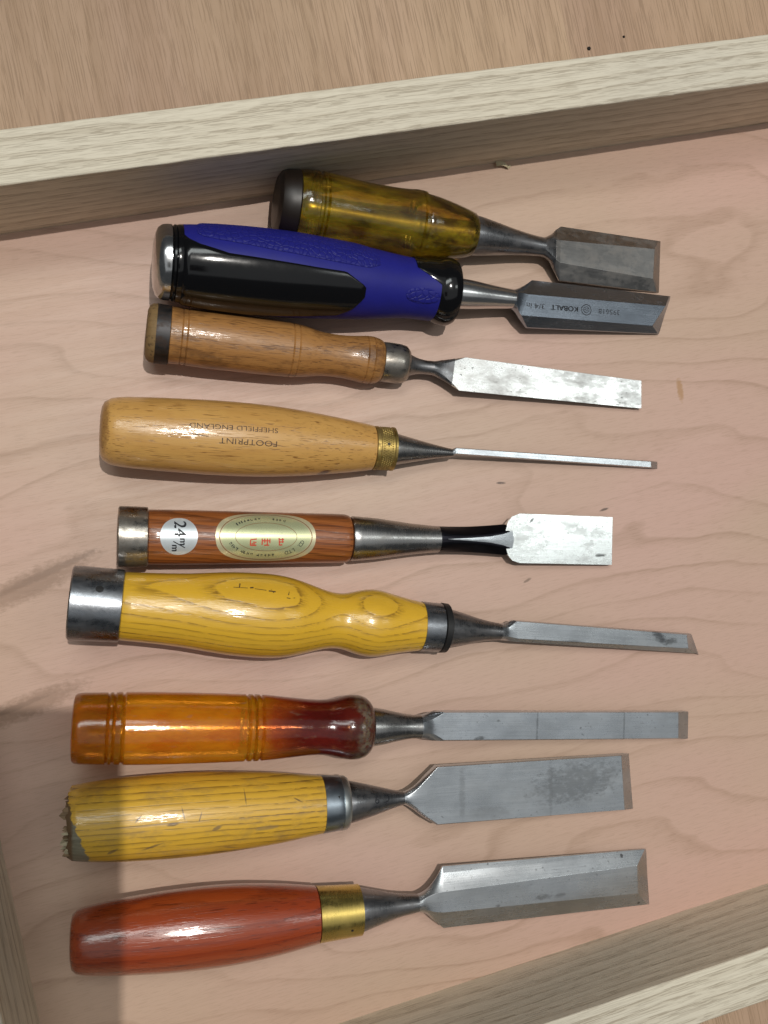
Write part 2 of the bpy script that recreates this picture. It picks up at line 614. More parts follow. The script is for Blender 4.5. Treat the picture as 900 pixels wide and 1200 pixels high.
# ------------------------------------------------------------------ chisel measurements (millimetres; s along the tool from its butt)
SPEC = {
 'yellow_clear': {'loc': (66.74, 145.42), 'heading': -15.903,
  'lathes': {
   'cap': [(-0.98, 6.97),(-0.78, 11.62),(0.39, 13.96),(2.74, 15.14),(7.84, 15.77),(8.63, 15.2)],
   'handle': [(8.24, 11.69),(8.43, 15.58),(10.21, 16.19),(16.55, 16.64),(17.03, 15.66),(18.15, 15.67),(18.75, 16.66),(19.74, 16.67),(20.34, 15.69),(20.94, 16.6),(30.2, 15.98),(40.37, 15.4),(50.67, 15.3),(58.99, 15.65),(63.19, 16.17),(64.87, 16.19),(65.5, 15.39),(66.13, 16.12),(67.4, 16.05),(67.82, 14.6),(68.67, 15.05),(73.76, 14.57),(82.31, 13.02),(90.08, 11.24),(93.12, 10.44),(94.21, 9.42),(94.42, 6.96)],
   'socket': [(93.99, 9.42),(97.48, 9.03),(106.27, 7.63),(115.14, 6.13),(124.1, 5.0),(130.89, 4.51)],
  },
  'blade': [
   ([(129.91, 4.25), (130.35, -4.2), (128.36, 2.63), (128.8, -5.74)], 1, -4.2, 0, 4.2, 0),
   ([(134.96, 6.87), (134.72, -5.98), (133.41, 5.26), (133.17, -7.46)], 0.7, -3.6, -0.5, 3.6, 0),
   ([(138.43, 10.33), (138.12, -10.3), (136.01, 3.3), (136.52, -6.39)], 0.3, -3, -1.6, 3, 0),
   ([(141.04, 12.41), (141.51, -14.58), (139.32, 3.92), (139.44, -7.13)], 0, -2.6, -1.5, 2.6, 0),
   ([(195.87, 13.7), (196.13, -12.78), (192.04, 7.94), (191.8, -7.44)], 0, -2.6, -1.3, 1.8, 0),
   ([(197.91, 14.14), (198.18, -12.43), (197.7, 12.3), (198.12, -10.26)], 0, -2.6, -2.4, -2.3, 0),
  ]},
 'blue_black': {'loc': (7.58, 125.97), 'heading': -13.584,
  'lathes': {
   'cap': [(-0.37, 4.51),(-0.18, 8.26),(0.37, 11.65),(1.46, 14.29),(2.93, 15.54),(4.76, 16.01),(6.97, 16.07),(7.34, 15.47)],
   'ring': [(7.15, 15.09),(7.52, 15.47),(8.07, 16.08),(8.81, 16.24),(9.18, 15.87),(9.55, 16.25),(11.4, 16.49),(12.14, 16.27)],
   'grip': [(11.4, 15.89),(11.77, 16.57),(21.83, 17.59),(33.16, 18.2),(44.63, 18.52),(60.18, 18.42),(76.01, 17.52),(93.36, 16.19),(104.43, 14.9),(115.22, 13.86),(127.84, 14.0)],
   'collar': [(125.3, 13.33),(127.42, 14.32),(129.11, 15.1),(131.66, 15.73),(134.65, 15.68),(136.78, 14.64),(137.85, 12.21),(138.07, 7.33)],
   'socket': [(137.64, 7.24),(138.92, 7.17),(146.68, 6.67),(157.56, 5.47),(168.13, 4.55)],
  },
  'blade': [
   ([(167.33, 4.73), (167.44, -4.47), (165.85, 3.42), (165.96, -5.69)], 1, -4.3, 0, 4.3, 0),
   ([(171.93, 5.7), (169.41, -6.27), (168.75, 1.79), (166.2, -5.49)], 0.6, -3.8, -0.5, 3.6, 0),
   ([(175.65, 8.06), (172.29, -9.27), (172.04, 2.24), (168.62, -6.79)], 0.25, -3.2, -1, 3, 0),
   ([(178.87, 10.76), (176.45, -12.65), (175.25, 2.39), (171.39, -8.16)], 0, -2.8, -1.3, 2.7, 0),
   ([(255.59, 10.48), (249.13, -9.36), (251.44, 4.23), (243.81, -6.61)], 0, -2.8, -1.3, 1.9, 0),
   ([(257.23, 10.95), (250.5, -9.2), (256.7, 8.89), (250.68, -7.45)], 0, -2.8, -2.5, -2.4, 0),
  ]},
 'old_beech': {'loc': (-1.31, 99.27), 'heading': -16.583,
  'lathes': {
   'butt': [(-0.55, 5.3),(-0.37, 9.46),(0.37, 11.36),(1.84, 12.51),(4.06, 12.71)],
   'band': [(3.69, 12.14),(3.8, 12.82),(9.63, 12.79),(9.78, 12.18)],
   'handle': [(9.63, 12.18),(10.0, 12.56),(14.48, 12.51),(14.86, 12.13),(15.23, 12.52),(16.73, 12.53),(17.1, 12.15),(17.48, 12.53),(28.81, 12.76),(41.82, 12.77),(55.79, 12.48),(63.25, 12.29),(63.64, 11.9),(64.04, 12.22),(66.01, 12.11),(66.41, 11.76),(66.8, 12.0),(71.16, 11.32),(74.35, 10.63),(78.74, 9.95),(85.57, 9.66),(92.45, 10.17),(97.75, 10.92),(98.15, 10.6),(98.56, 10.96),(101.02, 10.98),(101.43, 10.58),(101.84, 10.9),(104.3, 10.4),(105.95, 9.6),(106.77, 8.41)],
   'ferrule': [(106.36, 8.01),(106.56, 9.13),(108.01, 9.29),(114.63, 9.25),(117.54, 8.78),(119.21, 7.25),(120.05, 4.03)],
   'socket': [(119.21, 5.64),(121.3, 4.64),(124.65, 3.64),(128.86, 3.24),(131.81, 3.37)],
  },
  'blade': [
   ([(131.01, 4.18), (131.53, -3.35), (130.3, 3.49), (130.82, -3.99)], 1, -3, 0, 3, 0),
   ([(136.71, 4.49), (136.51, -4.99), (136.31, 4.12), (136.11, -5.32)], 0.8, -2.6, 0.8, 2.4, 0.8),
   ([(142.52, 5.75), (141.29, -7.36), (142.26, 5.52), (141.02, -7.56)], 0.35, -2.3, 1, 2, 1),
   ([(147.52, 6.92), (145.2, -9.42), (147.32, 6.76), (145.01, -9.56)], 0, -2.2, 1.2, 1.9, 1.2),
   ([(238.18, 6.73), (239.02, -7.41), (237.94, 6.61), (238.77, -7.51)], 0, -1.9, 0.9, 1.4, 1),
   ([(241.36, 6.84), (242.19, -7.32), (241.21, 6.77), (242.04, -7.38)], 0, 0.9, 1.1, 1.4, 0.3),
  ]},
 'narrow': {'loc': (-29.57, 60.14), 'heading': -14.392,
  'lathes': {
   'handle': [(0.0, 4.44),(0.11, 7.4),(0.53, 10.36),(1.6, 12.59),(4.27, 14.21),(9.64, 15.14),(18.67, 15.71),(31.84, 16.18),(48.21, 16.52),(67.22, 16.28),(86.64, 14.91),(106.51, 12.52),(118.65, 10.7),(120.69, 10.32),(121.51, 9.13)],
   'ferrule': [(121.1, 8.73),(121.3, 10.08),(122.73, 10.25),(123.14, 9.93),(129.3, 9.89),(129.72, 10.21),(130.75, 10.14),(131.04, 7.18)],
   'socket': [(130.54, 7.58),(131.37, 7.5),(139.25, 5.81),(151.85, 3.23),(160.34, 1.78)],
  },
  'blade': [
   ([(159.58, 3.11), (159.68, -0.35), (159.11, 2.89), (159.21, -0.55)], 1, -1.7, 0, 1.7, 0),
   ([(161.44, 2.5), (161.53, -0.59), (161.5, 2.11), (161.57, -0.32)], 0, -1.9, 1, 1.6, 0),
   ([(265.62, 2.14), (265.69, -1.3), (264.84, 1.69), (264.89, -1.05)], 0, -1.9, 0.7, 1.3, 0),
   ([(270.24, 2.28), (270.31, -1.27), (270.0, 2.17), (270.06, -1.12)], 0, -1.9, -1.7, -1.6, 0),
  ]},
 'label24': {'loc': (-31.83, 14.11), 'heading': -12.779,
  'lathes': {
   'hoop': [(0.54, 9.68),(0.11, 11.54),(0.0, 12.51),(0.54, 13.18),(3.95, 13.28),(10.46, 13.07),(12.28, 13.0),(12.82, 12.0)],
   'butt': [(1.44, 1.49),(1.08, 5.21),(0.61, 8.94),(0.57, 11.17)],
   'handle': [(12.28, 11.62),(13.37, 12.0),(25.83, 12.01),(40.72, 11.88),(59.67, 11.65),(79.02, 11.43),(96.78, 11.26),(100.38, 11.09),(101.98, 10.47),(103.18, 8.66)],
   'socket': [(102.58, 7.87),(102.98, 10.0),(103.98, 10.36),(114.89, 9.51),(131.28, 7.43),(141.66, 6.43),(145.43, 6.24)],
   'neck': [(144.59, 6.24),(150.05, 6.13),(158.52, 6.2),(167.05, 6.72),(174.37, 7.6),(179.13, 7.94),(181.74, 6.97),(183.05, 3.28)],
  },
  'blade': [
   ([(178.7, 4.25), (178.68, -3.08), (178.42, 4.23), (178.41, -3.09)], 0, -1.5, 2.2, 3, 0.6),
   ([(180.0, 8.75), (179.97, -7.56), (179.73, 8.72), (179.7, -7.55)], 0, -1.8, 2.2, 3, 0.8),
   ([(182.17, 11.23), (182.13, -9.99), (181.89, 11.2), (181.85, -9.99)], 0, -2, 2.2, 3, 1),
   ([(186.09, 12.71), (186.03, -11.21), (185.8, 12.68), (185.74, -11.2)], 0, -2.2, 2.2, 3, 1.2),
   ([(231.26, 11.8), (230.64, -11.94), (230.93, 11.77), (230.32, -11.93)], 0, -2.2, 1.8, 2.5, 1.2),
   ([(235.64, 11.63), (235.01, -11.97), (235.5, 11.62), (234.87, -11.96)], 0, 2, 2.2, 2.5, 0.2),
  ]},
 'yellow_carved': {'loc': (-56.06, -8.96), 'heading': -17.434,
  'lathes': {
   'hoop': [(0.0, 13.1),(0.1, 14.92),(0.7, 15.58),(5.59, 15.66),(19.72, 15.5),(20.97, 15.4),(21.33, 14.37)],
   'butt': [(0.7, 2.18),(0.52, 9.1),(0.28, 13.47),(0.35, 14.19)],
   'handle': [(20.79, 14.0),(21.86, 14.56),(34.09, 15.04),(47.6, 15.94),(57.97, 17.13),(67.33, 18.05),(78.7, 18.51),(86.36, 18.36),(93.31, 17.51),(99.93, 15.88),(106.59, 13.93),(111.72, 12.73),(115.69, 12.41),(119.28, 12.86),(124.48, 14.3),(129.71, 15.21),(134.57, 15.05),(140.68, 13.8),(148.07, 12.27),(152.2, 11.59),(155.1, 11.13)],
   'ferrule': [(154.48, 10.73),(154.69, 11.52),(163.86, 11.26),(164.49, 11.58),(167.22, 11.36),(168.06, 9.61)],
   'socket': [(167.64, 8.8),(168.06, 9.13),(175.25, 7.55),(185.92, 5.05),(194.54, 3.9)],
  },
  'blade': [
   ([(193.58, 3.36), (194.17, -3.89), (192.39, 3.54), (192.98, -3.65)], 1, -3.5, 0, 3.5, 0),
   ([(197.2, 4.65), (197.47, -4.04), (198.21, 2.89), (198.6, -1.93)], 0.5, -3, 0.5, 3, 0),
   ([(200.4, 5.92), (200.78, -4.19), (201.6, 5.59), (202.69, -2.51)], 0, -2.6, 1, 2.6, 0),
   ([(296.55, 5.56), (301.59, -4.17), (293.75, 4.96), (295.2, -1.83)], 0, -2.6, 0, 1.6, 0),
   ([(298.86, 5.3), (303.97, -4.91), (299.35, 4.48), (303.57, -4.28)], 0, -2.6, -2.3, -2.2, 0),
  ]},
 'orange_red': {'loc': (-65.73, -61.01), 'heading': -14.966,
  'lathes': {
   'handle': [(-0.52, 7.28),(-0.35, 12.01),(0.17, 13.83),(1.39, 14.57),(3.48, 14.81),(13.3, 15.04),(13.83, 14.16),(14.72, 15.05),(15.78, 15.06),(16.31, 14.18),(17.19, 15.07),(19.32, 15.2),(20.03, 14.29),(21.1, 15.25),(32.57, 15.28),(47.12, 15.11),(61.92, 14.78),(71.67, 14.49),(72.43, 13.58),(73.37, 14.5),(74.7, 14.44),(75.46, 13.53),(76.21, 14.45),(77.73, 14.38),(78.49, 13.4),(79.44, 14.25),(82.68, 14.04),(94.21, 12.9),(101.98, 12.23),(107.86, 12.23),(112.58, 13.04),(116.54, 14.08),(119.71, 14.41),(122.9, 14.28),(125.7, 13.44),(127.71, 11.93),(128.91, 10.18),(129.31, 7.83)],
   'socket': [(128.71, 8.85),(133.75, 8.16),(141.86, 6.47),(148.41, 5.42),(152.52, 5.43)],
  },
  'blade': [
   ([(151.71, 5.74), (152.14, -4.67), (150.49, 6.57), (150.91, -3.72)], 1, -5, 0, 5, 0),
   ([(157.62, 6.71), (157.31, -6.07), (158.34, 4.56), (158.64, -2.88)], 0.5, -4, 1, 3.4, 0),
   ([(162.32, 7.08), (162.03, -6.29), (163.36, 6.82), (163.45, -5.75)], 0, -2.8, 2, 2.8, 0),
   ([(290.61, 6.79), (290.99, -6.71), (285.92, 6.67), (286.28, -6.05)], 0, -2.8, 0.2, 1.8, 0),
   ([(294.31, 6.27), (294.44, -7.12), (294.02, 5.86), (294.18, -6.71)], 0, -2.8, -2.5, -2.4, 0),
  ]},
 'yellow_broken': {'loc': (-75.61, -99.16), 'heading': -12.385,
  'lathes': {
   'handle': [(1.03, 7.22),(0.34, 10.83),(0.0, 13.71),(1.72, 15.17),(6.2, 15.87),(14.9, 16.75),(23.68, 17.25),(41.55, 17.62),(55.39, 17.43),(70.96, 16.58),(88.74, 15.08),(101.45, 13.43),(107.68, 12.55),(108.46, 11.56)],
   'ferrule': [(107.68, 11.55),(107.83, 12.63),(115.92, 11.84),(116.32, 11.61)],
   'rim': [(115.92, 11.22),(116.32, 12.07),(118.3, 11.89),(119.48, 11.05),(119.88, 9.31)],
   'socket': [(119.09, 9.3),(119.88, 9.42),(125.05, 8.36),(135.08, 5.79),(143.18, 3.54),(146.45, 2.91)],
  },
  'blade': [
   ([(145.81, 2.26), (145.79, -3.0), (145.15, 3.04), (145.13, -2.17)], 1, -3, 0, 3, 0),
   ([(151.0, 4.79), (149.73, -5.05), (150.89, 4.36), (149.64, -3.31)], 0.6, -2.8, 0.6, 2.8, 0),
   ([(156.68, 9.42), (155.36, -9.24), (156.69, 9.01), (155.38, -8.03)], 0.15, -2.6, 1, 2.6, 0),
   ([(161.98, 13.7), (161.84, -13.11), (162.13, 13.56), (161.99, -12.45)], 0, -2.5, 1.4, 2.4, 0),
   ([(260.52, 13.45), (262.2, -13.42), (256.96, 13.11), (258.41, -13.15)], 0, -2.5, 0, 1.6, 0),
   ([(263.24, 13.06), (265.16, -14.08), (262.95, 12.51), (264.88, -13.75)], 0, -2.5, -2.2, -2.1, 0),
  ]},
 'red': {'loc': (-85.13, -147.63), 'heading': -11.899,
  'lathes': {
   'handle': [(-0.17, 3.6),(0.0, 7.92),(0.69, 10.81),(2.4, 12.44),(5.5, 13.37),(12.43, 14.29),(19.42, 15.01),(37.15, 16.28),(53.44, 16.73),(70.05, 16.3),(87.75, 14.64),(98.48, 13.06),(104.28, 12.14),(105.05, 10.73)],
   'ferrule': [(104.66, 10.73),(104.82, 11.95),(105.83, 11.88),(121.91, 10.99),(124.09, 10.93),(124.48, 9.3)],
   'socket': [(123.89, 9.68),(124.68, 9.57),(131.86, 7.7),(141.93, 5.24),(151.7, 3.94)],
  },
  'blade': [
   ([(151.13, 3.8), (151.04, -3.74), (150.25, 5.22), (150.16, -2.25)], 1, -3.8, 0, 3.8, 0),
   ([(156.2, 5.47), (155.23, -5.32), (156.08, 4.44), (155.17, -2.79)], 0.6, -3.3, -0.5, 3.2, 0),
   ([(160.56, 9.5), (159.48, -9.13), (159.84, 4.35), (158.91, -3.67)], 0.25, -2.8, -1.2, 2.9, 0),
   ([(164.4, 14.98), (164.42, -13.2), (163.63, 4.65), (163.09, -4.6)], 0, -2.5, -1.3, 2.6, 0),
   ([(269.43, 13.27), (270.16, -13.66), (263.23, 6.86), (263.37, -6.49)], 0, -2.5, -1.2, 2, 0),
   ([(270.69, 12.91), (271.89, -14.23), (270.83, 11.26), (271.41, -12.49)], 0, -2.5, -2.3, -2.2, 0),
  ]},
}


# ------------------------------------------------------------------ materials of the tools
M = {}
M['steel'] = steel('ground_steel', (.56, .59, .62), .25, var=.45, stain=.22, stain_col=(.16, .17, .18), stain_at=.50, scale=(.03, .05, .05)).mat
WEAR = dict(var=.5, stain=.32, stain_col=(.17, .18, .19), stain_at=.48, pits=.5, bump=.2)
M['steel6'] = steel('ground_steel_stained', (.56, .59, .62), .24, scale=(.03, .06, .06), blots=[(279, 2.6, 5, 2.2, -.5, (.05, .05, .055), .85), (285, 1.0, 3.5, 1.5, .2, (.09, .09, .09), .7), (232, -2, 5, .6, 0, (.22, .22, .23), .7)], **WEAR).mat
M['steel7'] = steel('ground_steel_banded', (.55, .585, .625), .24, scale=(.03, .06, .06), blots=[(210, 0, .5, 9, 0, (.20, .21, .22), .7), (256, 0, .45, 9, 0, (.20, .21, .22), .6), (181, -5.2, 3, 1.0, .3, (.10, .10, .10), .8), (190, 3, 1, .6, .3, (.15, .15, .15), .7)], **WEAR).mat
M['steel8'] = steel('ground_steel_smudged', (.54, .57, .60), .25, scale=(.025, .05, .05), blots=[(232, 2, 22, 9, .1, (.26, .27, .28), .75), (174, 0, 1.6, 14, 0, (.30, .31, .32), .5), (219, 0, 1.2, 14, 0, (.30, .31, .32), .5), (188, -9, 9, 3, 0, (.34, .35, .36), .5)], **WEAR).mat
M['steel9'] = steel('ground_steel_spotted', (.54, .56, .58), .22, scale=(.03, .06, .06), blots=[(213, -2.8, 4, 1.4, 0, (.20, .20, .20), .7), (222, -3.0, 2.5, 1.2, 0, (.20, .20, .20), .6), (256, 11.5, .9, .9, 0, (.06, .05, .05), .9), (265, -12, .8, .8, 0, (.05, .045, .04), .9), (190, -4.5, 1.2, .6, 0, (.15, .14, .14), .7)], **WEAR).mat
M['steel_blue'] = steel('bluish_steel', (.32, .36, .42), .23, var=.3, stain=.3, stain_col=(.16, .17, .19), stain_at=.6).mat
M['steel_old'] = steel('worn_steel', (.37, .36, .35), .30, var=.4, stain=.6, stain_col=(.16, .14, .12), stain_at=.5, scale=(.1, .16, .16)).mat
M['steel_flat'] = steel('lapped_steel', (.80, .81, .80), .24, var=.2, stain=.75, stain_col=(.20, .20, .195), stain_at=.50, scale=(.05, .10, .10), pits=.9).mat
M['steel_flat24'] = steel('polished_steel', (.80, .83, .82), .20, var=.15, stain=.6, stain_col=(.30, .31, .31), stain_at=.52, scale=(.05, .09, .09), pits=.5,
                          blots=[(192, 9.5, 1.6, .6, .9, (.03, .03, .03), .95), (229, -7.2, 2.8, .8, .1, (.05, .05, .05), .9)]).mat
M['steel_dark'] = steel('forged_steel', (.28, .28, .29), .26, scratch=(2.2, .15, .15), var=.5, stain=.5, stain_col=(.07, .06, .055), stain_at=.5, bump=.25).mat
M['steel_socket'] = steel('socket_steel', (.36, .355, .35), .24, scratch=(2.5, .12, .12), var=.4, stain=.45, stain_col=(.10, .08, .06), stain_at=.55, bump=.22).mat
M['steel_bright'] = steel('bright_steel', (.66, .66, .66), .2, scratch=(3, .1, .1), var=.2).mat
M['black_forge'] = steel('black_forge_scale', (.022, .022, .028), .36, var=.5).mat
M['hoop'] = steel('hoop_steel', (.27, .285, .31), .25, scratch=(.6, .6, .6), var=.55, stain=.5, stain_col=(.045, .045, .045), stain_at=.5, bump=.3).mat
M['hoop_worn'] = steel('worn_hoop', (.40, .37, .33), .24, scratch=(.4, .3, .3), var=.6, stain=.75, stain_col=(.06, .05, .04), stain_at=.47, bump=.3).mat
M['chrome'] = steel('chrome_cap', (.55, .55, .56), .16, scratch=(.3, .3, .3), var=.4, stain=.4, stain_col=(.12, .11, .1), stain_at=.55).mat
M['brass'] = steel('brass', (.62, .47, .14), .26, scratch=(2.0, .2, .2), var=.35, stain=.55, stain_col=(.20, .13, .04), stain_at=.55, bump=.2).mat
M['brass_old'] = steel('tarnished_brass', (.55, .40, .13), .34, scratch=(.5, .5, .5), var=.5, stain=.8, stain_col=(.13, .085, .03), stain_at=.45, bump=.3).mat
M['ferrule_grey'] = steel('galvanised_ferrule', (.32, .37, .42), .32, var=.3, stain=.5, stain_col=(.10, .12, .14), stain_at=.55, scratch=(.4, .4, .4)).mat
M['rim_pale'] = steel('pale_rim', (.62, .66, .66), .35, var=.3).mat
M['black_plastic'] = plain('black_gloss_plastic', (.004, .004, .005), .13).mat
M['black_rubber'] = plain('black_washer', (.012, .012, .013), .5).mat
M['ink'] = plain('black_ink', (.012, .014, .02), .5).mat
M['red_ink'] = plain('red_ink', (.75, .06, .02), .45).mat
M['white_paper'] = plain('silvered_sticker', (.72, .78, .82), .32, metallic=.35).mat
M['gold_border'] = plain('gold_sticker_border', (.80, .74, .48), .3, metallic=.45).mat
M['gold_line'] = plain('brown_print', (.30, .14, .05), .5).mat
M['gold_field'] = plain('pale_gold_foil', (.70, .74, .44), .28, metallic=.5).mat

g = G('blue_rubber')
g.coords()
v = g.n('ShaderNodeTexVoronoi', {'Vector': g.vmul(g.P, (.55, .55, .55)), 'Scale': 1.0}, feature='DISTANCE_TO_EDGE').outputs[0]
nz = g.noise((1.2, 1.2, 1.2), 3)
g.set(Base_Color=g.mix(g.noise((.15, .15, .15), 4, .6), (.015, .017, .25), (.012, .013, .17)), Roughness=.5, Specular_IOR_Level=.3, Normal=g.bump(nz, .15, .0002))
M['blue'] = g.mat
g = G('blue_rubber_scaled')
g.coords()
v = g.n('ShaderNodeTexVoronoi', {'Vector': g.vmul(g.P, (.42, .42, .42)), 'Scale': 1.0}, feature='DISTANCE_TO_EDGE').outputs[0]
g.set(Base_Color=g.mix(g.noise((.15, .15, .15), 4, .6), (.014, .016, .23), (.011, .012, .16)), Roughness=.5, Specular_IOR_Level=.3,
      Normal=g.bump(g.ramp(v, [(0, 0.0), (.12, 1.0)]), .5, .0005))
M['blue_scaled'] = g.mat


def plastic(name, build, clear=.5, rough=.16):
    """tinted cellulose acetate: light passes through it, its body scatters some, its surface is glossy and scratched"""
    g = G(name)
    g.coords(random_shift=False)
    col = build(g)
    sc1 = g.noise((.12, .9, .9), 3, .7)
    sc2 = g.noise((.5, .18, .18), 3, .7)
    nrm = g.bump(g.m('ADD', sc1, sc2), .14, .0004)
    g.set(Base_Color=col, Roughness=g.m('ADD', rough - .05, g.m('MULTIPLY', sc1, .12)), Transmission_Weight=.25, IOR=1.47, Normal=nrm,
          Subsurface_Weight=.35, Subsurface_Radius=(1.0, .6, .15), Subsurface_Scale=.006, Coat_Weight=.5, Coat_Roughness=.08)
    tr = g.n('ShaderNodeBsdfTransparent', {0: g.mix(.35, col, (1, .85, .5))})
    gl = g.n('ShaderNodeBsdfGlossy', {'Color': (1, 1, 1, 1), 'Roughness': .09, 'Normal': nrm})
    fr = g.n('ShaderNodeFresnel', {'IOR': 1.47, 'Normal': nrm})
    surf = g.n('ShaderNodeMixShader', {0: fr.outputs[0], 1: tr.outputs[0], 2: gl.outputs[0]})
    blotch = g.noise((.05, .12, .12), 3, .6)
    f = g.ramp(blotch, [(.36, max(0, clear - .12)), (.64, clear + .12)])
    out = g.n('ShaderNodeMixShader', {0: f, 1: g.b.outputs[0], 2: surf.outputs[0]})
    g.nt.links.new(out.outputs[0], g.nt.nodes['Material Output'].inputs['Surface'])
    return g.mat


def amber(g):
    n1 = g.noise((.06, .1, .1), 4, .6)
    col = g.mix(g.ramp(g.m('ADD', n1, g.m('MULTIPLY', g.y, .016)), [(.35, 0.0), (.75, 1.0)]), (.82, .60, .03), (.38, .21, .025))
    dirt = g.noise((.14, .2, .2), 5, .7)
    lim = g.ramp(g.m('DIVIDE', g.x, 100), [(.66, .30), (.69, .9)])
    col = g.mix(g.m('MULTIPLY', g.ramp(dirt, [(.45, 0.0), (.62, 1.0)]), lim), col, (.16, .075, .02))
    sp = g.noise((.3, .3, .3), 3, .6)
    return g.mix(g.m('MULTIPLY', g.ramp(sp, [(.66, 0.0), (.74, 1.0)]), .5), col, (.6, .55, .35))  # whitish specks: translucent highlights painted into the base colour


def orange(g):
    n1 = g.noise((.05, .1, .1), 4, .6)
    t = g.m('ADD', g.m('DIVIDE', g.x, 130), g.m('MULTIPLY', g.m('SUBTRACT', n1, .5), .10))
    col = g.ramp(t, [(0, (.95, .34, .010)), (.14, (.98, .45, .012)), (.58, (.98, .45, .012)), (.64, (.70, .15, .015)), (.74, (.33, .020, .012)), (1.0, (.20, .012, .010))])
    sp = g.noise((.09, .35, .35), 4, .7)
    col = g.mix(g.m('MULTIPLY', g.ramp(sp, [(.62, 0.0), (.70, 1.0)]), .55), col, (.62, .50, .36))
    rim = g.m('MULTIPLY', g.ramp(t, [(.915, 0.0), (.935, 1.0), (.965, 1.0), (.985, .3)]), g.ramp(g.noise((.5, .5, .5), 4, .7), [(.34, 0.0), (.52, 1.0)]))
    return g.mix(rim, col, (.42, .36, .27))


M['amber'] = plastic('amber_plastic', amber, .84, .16)
M['orange'] = plastic('orange_red_plastic', orange, .68, .14)
M['cap_dark'] = plain('dark_worn_cap', (.014, .008, .005), .42).mat

M['beech_old'] = wood('aged_beech', (.42, .20, .06), (.22, .09, .025), ring_dir=(0, .6, .8), spacing=5, wander=1.2, ring_k=.35, fiber=.30, fiber_scale=(.03, .7, .7),
                      pore=.7, pore_scale=(.14, 2.0, 2.0), pore_at=.55, pore_col=(.10, .04, .012), rough=.42, coat=.35, dirt=.9, dirt_col=(.10, .042, .016)).mat
M['beech_end'] = wood('dirty_end_grain', (.24, .15, .06), (.10, .055, .02), ring_k=.3, fiber=.5, fiber_scale=(.5, .5, .5), pore=.6, pore_scale=(.6, .6, .6), rough=.7, dirt=.7).mat
M['band_dark'] = steel('blackened_band', (.07, .068, .07), .5, var=.6, stain=.8, stain_col=(.075, .035, .015), stain_at=.5, scratch=(.5, .5, .5)).mat
M['beech'] = wood('varnished_beech', (.66, .37, .105), (.48, .22, .05), ring_dir=(0, .5, .85), spacing=6, wander=1.4, ring_k=.30, fiber=.22, fiber_scale=(.02, .6, .6),
                  pore=.8, pore_scale=(.10, 2.0, 2.0), pore_at=.60, pore_col=(.20, .075, .015), rough=.34, coat=.55, dirt=.25, dirt_col=(.30, .13, .03),
                  blots=[(98, -13, 3.6, .8, .25, (.06, .012, .006), .95), (1.5, 2, 3, 15, 0, (.22, .10, .03), .7)]).mat
M['red_oak'] = wood('red_oak', (.36, .115, .030), (.13, .034, .010), ring_dir=(.10, .9, .45), spacing=2.6, wander=2.0, ring_k=.85, fiber=.3, fiber_scale=(.03, .8, .8),
                    pore=.5, pore_scale=(.07, 1.6, 1.6), pore_at=.52, pore_col=(.06, .016, .006), rough=.32, coat=.5).mat
M['ash_yellow'] = wood('yellow_ash', (.79, .465, .035), (.42, .20, .014), ring_dir=(0.01, .62, .78), spacing=2.6, wander=.55, wander_scale=(.012, .03, .03), ring_k=.62, ring_pow=4.5, line_gate=.55,
                       pore=.85, pore_scale=(.11, 1.5, 1.5), pore_at=.43, pore_col=(.13, .055, .010), fiber=.13, rough=.30, coat=.65, dirt=.12, dirt_col=(.25, .12, .02), gate=-.03).mat
gb = wood('scuffed_yellow_ash', (.77, .45, .045), (.42, .20, .02), ring_dir=(0, .995, -.10), spacing=2.5, wander=.9, wander_scale=(.006, .03, .03), ring_k=.65, ring_pow=3.2, line_gate=.5,
          pore=.85, pore_scale=(.11, 1.5, 1.5), pore_at=.42, pore_col=(.085, .042, .012), fiber=.15, rough=.36, coat=.45, dirt=.55, dirt_col=(.22, .15, .08), gate=-.03,
          blots=[(81, -4, 6, 1.3, .06, (.25, .18, .10), .55), (34, -8, 5, .6, .3, (.14, .10, .06), .7), (46, 5, .4, 3.0, .25, (.10, .06, .03), .7), (53, 3, .35, 2.6, -.3, (.12, .07, .03), .7), (66, -12, 4, .5, -.2, (.18, .12, .07), .6), (28, 4, 2.2, .5, .8, (.08, .05, .03), .8), (60, -2, 2.6, 1.0, .4, (.16, .11, .07), .7), (42, 1, 3.0, .8, .1, (.10, .06, .03), .75), (95, 6, 2.4, .4, -.5, (.10, .06, .03), .8), (72, 9, .4, 3.4, .1, (.14, .09, .04), .7), (18, -9, 3, .8, .5, (.13, .09, .05), .7)])
# torn, unpainted wood at the split butt
tear = gb.m('SUBTRACT', gb.m('ADD', gb.m('SUBTRACT', 4.2, gb.m('MULTIPLY', gb.y, .36)), gb.m('MULTIPLY', gb.m('SUBTRACT', gb.noise((.25, .3, .3), 4, .6), .5), 5)), gb.x)
tm = gb.ramp(tear, [(0, 0.0), (.5, 1.0)])
raw = gb.mix(gb.noise((.1, 1.0, 1.0), 4, .7), (.33, .31, .22), (.10, .075, .045))
raw = gb.mix(gb.ramp(gb.m('DIVIDE', gb.x, 10), [(.16, 1.0), (.26, 0.0)]), raw, (.15, .09, .045))
col2 = gb.mix(tm, gb.col, raw)
gb.set(Base_Color=col2, Coat_Weight=gb.m('MULTIPLY', gb.m('SUBTRACT', 1.0, tm), .45))
M['ash_broken'] = gb.mat
M['splinter'] = wood('torn_ash', (.27, .18, .10), (.07, .042, .022), ring_k=.4, fiber=.5, rough=.8, pore=.4).mat
M['splinter_pale'] = plain('fresh_torn_ash', (.62, .54, .36), .8).mat
